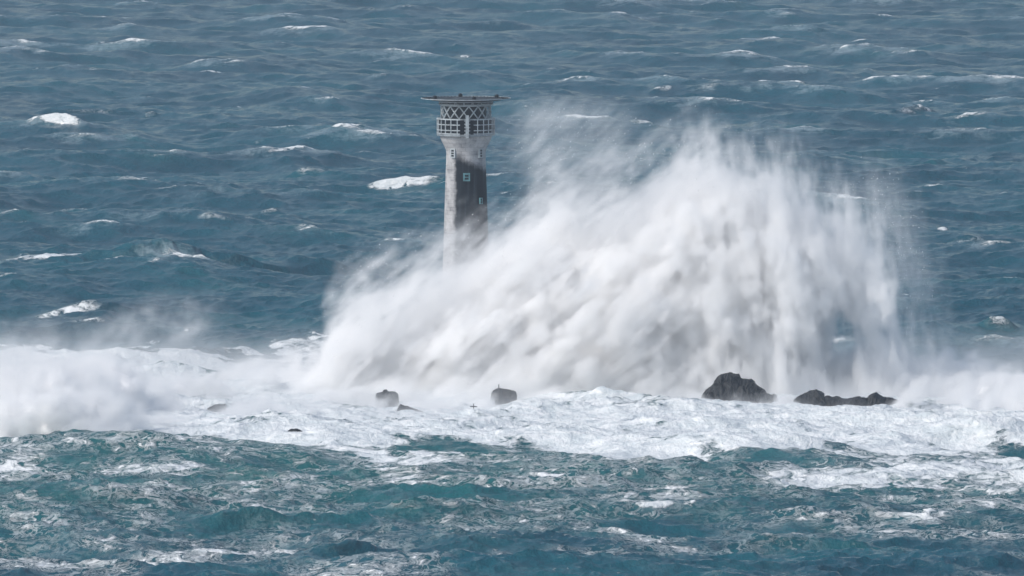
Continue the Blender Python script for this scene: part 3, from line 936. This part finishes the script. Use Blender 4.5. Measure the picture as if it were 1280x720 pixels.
# ---------------------------------------------------------------- rocks
rock_m = mat('wet_black_rock', (.02, .024, .03), .33, spec=.4)
t = N(rock_m.node_tree); bs = rock_m.node_tree.nodes['Principled BSDF']
tc = t.n('ShaderNodeTexCoord').outputs['Object']
nz_ = t.n('ShaderNodeTexNoise', {'Vector': tc, 'Scale': .9, 'Detail': 9.0, 'Roughness': .7}).outputs['Fac']
t.t.links.new(t.mix(t.ramp(nz_, .35, .7), (.003, .0045, .007), (.018, .023, .029)), bs.inputs['Base Color'])
t.t.links.new(t.n('ShaderNodeBump', {'Height': nz_, 'Distance': .5, 'Strength': .8}).outputs[0], bs.inputs['Normal'])


def rock(name, label, pts, Yr, depth, group=None, jag=.35, seed=1, rough_top=.4, cat='rock'):
    """a rock whose skyline follows the traced outline, rounded off in depth and broken into blocks"""
    P = [at(px, py, Yr) for px, py in pts]
    xs = np.array([p.x for p in P]); zs = np.array([p.z for p in P])
    x0, x1 = xs.min(), xs.max(); xc = (x0 + x1) / 2
    nx = max(44, int((x1 - x0) / .13)); ny = max(24, int(depth / .16))
    gx = np.linspace(x0, x1, nx); gy = np.linspace(-1, 1, ny)
    top = np.interp(gx, xs, zs)
    so = Vector((seed * 13.7, seed * 5.1, seed * 3.3))
    vs = []
    for j in range(ny):
        for i in range(nx):
            x_, y_ = gx[i], gy[j] * depth
            e = max(0.0, 1 - abs(gy[j]) ** 2.0) ** .75
            z_ = (top[i] + 2.5) * e - 2.5
            p = Vector((x_ - xc, y_, z_))
            c = noise.cell_vector(p * .75 + so) - Vector((.5, .5, .5))
            tv = noise.turbulence_vector(p * .45 + so, 4, True)
            t2 = noise.turbulence_vector(p * 1.9 + so, 3, True)
            p += t2 * jag * .3
            p += Vector((tv.x, tv.y, tv.z * .6)) * jag * 1.1 + Vector((c.x, c.y, c.z)) * jag * .55
            vs.append(tuple(p))
    fs = [(j * nx + i, j * nx + i + 1, (j + 1) * nx + i + 1, (j + 1) * nx + i) for j in range(ny - 1) for i in range(nx - 1)]
    # skirt and underside
    ring = [i for i in range(nx)] + [j * nx + nx - 1 for j in range(1, ny)] + [(ny - 1) * nx + i for i in range(nx - 2, -1, -1)] + [j * nx for j in range(ny - 2, 0, -1)]
    k0 = len(vs)
    for i in ring: vs.append((vs[i][0], vs[i][1], -4.0))
    m = len(ring)
    for i in range(m): fs.append((ring[i], k0 + i, k0 + (i + 1) % m, ring[(i + 1) % m]))
    fs.append(tuple(range(k0, k0 + m))[::-1])
    o = pydata(name, vs, fs, rock_m, None)
    o.location = (xc, Yr, 0)
    tag(o, label, cat, group)
    return o


rock('rock', 'tall dark rounded rock with a peaked top, right of the middle under the burst',
     [(872, 512), (874, 497), (880, 489), (886, 485), (893, 478), (899, 471), (907, 468.5), (913, 470), (920, 473), (930, 475), (938, 480), (944, 486), (950, 489), (956, 494), (964, 497), (972, 512)], 1520, 4.0, 'rocks of the reef', .8, 3)
rock('rock', 'long low blue grey rock ridge with two humps at the right end of the reef',
     [(986, 516), (990, 501), (996, 495.5), (1003, 493), (1008, 490.5), (1018, 489), (1027, 491), (1030, 497.5), (1042, 498), (1054, 501), (1062, 500), (1072, 497), (1082, 499), (1085, 493), (1092, 491), (1098, 494), (1106, 498.5), (1118, 500), (1128, 504), (1134, 516)], 1512, 2.6, 'rocks of the reef', .45, 4)
rock('rock', 'small jagged black rock washed by surf at the left foot of the burst',
     [(466, 512), (469, 493), (472, 492.5), (477, 491), (478, 488.5), (483, 488), (484, 490.5), (492, 490), (495.5, 493), (497, 497), (499, 512)], 1524, 1.3, 'rocks of the reef', .3, 5)
rock('rock', 'thin dark ridge of rock trailing down into foam',
     [(496, 512), (500, 505.5), (512, 510), (524, 513.5), (532, 518)], 1511.5, .8, 'rocks of the reef', .2, 8)
rock('rock', 'small dark rock almost drowned in white surf on the left',
     [(255, 516), (260, 509.5), (268, 506.5), (276, 507), (281, 511), (282, 518)], 1504, 1.4, 'rocks of the reef', .45, 6)
rock('rock', 'tiny black rock poking out at the front edge of the foam',
     [(352, 546), (357, 540.5), (363, 537), (370, 537), (376, 540), (379, 547)], 1460, 1.0, 'rocks of the reef', .4, 7)
# squared block with a pole
bk = rock('rock_block', 'squat dark flat-topped block of rock carrying a thin pole',
          [(611, 512), (613.5, 491), (616, 488.5), (622, 487.0), (632, 487.4), (640, 488.5), (644, 490.5), (646, 512)], 1525, 1.8, 'rocks of the reef', .3, 9)
pb = at(623.5, 488.5, 1525)
v_, f_ = lathe([(.07, 0), (.06, 1.5), (.03, 1.55)], 10)
po = pydata('pole', v_, f_, dark, None)
po.location = (pb.x, 1525, pb.z - .5)
tag(po, 'thin upright pole on top of the dark block of rock', 'pole')
pb = at(592, 511, 1510)
v_, f_ = merge(lathe([(.08, -1.5), (.06, .8), (.03, .85)], 8), box(0, 0, .35, 1.1, .14, .14), box(.2, 0, -.3, 1.6, .5, .5))
mk = pydata('marker_post', v_, f_, dark, None)
mk.location = (pb.x, 1510, pb.z)
tag(mk, 'tiny dark cross-shaped marker post low in the foam beside the block', 'marker')
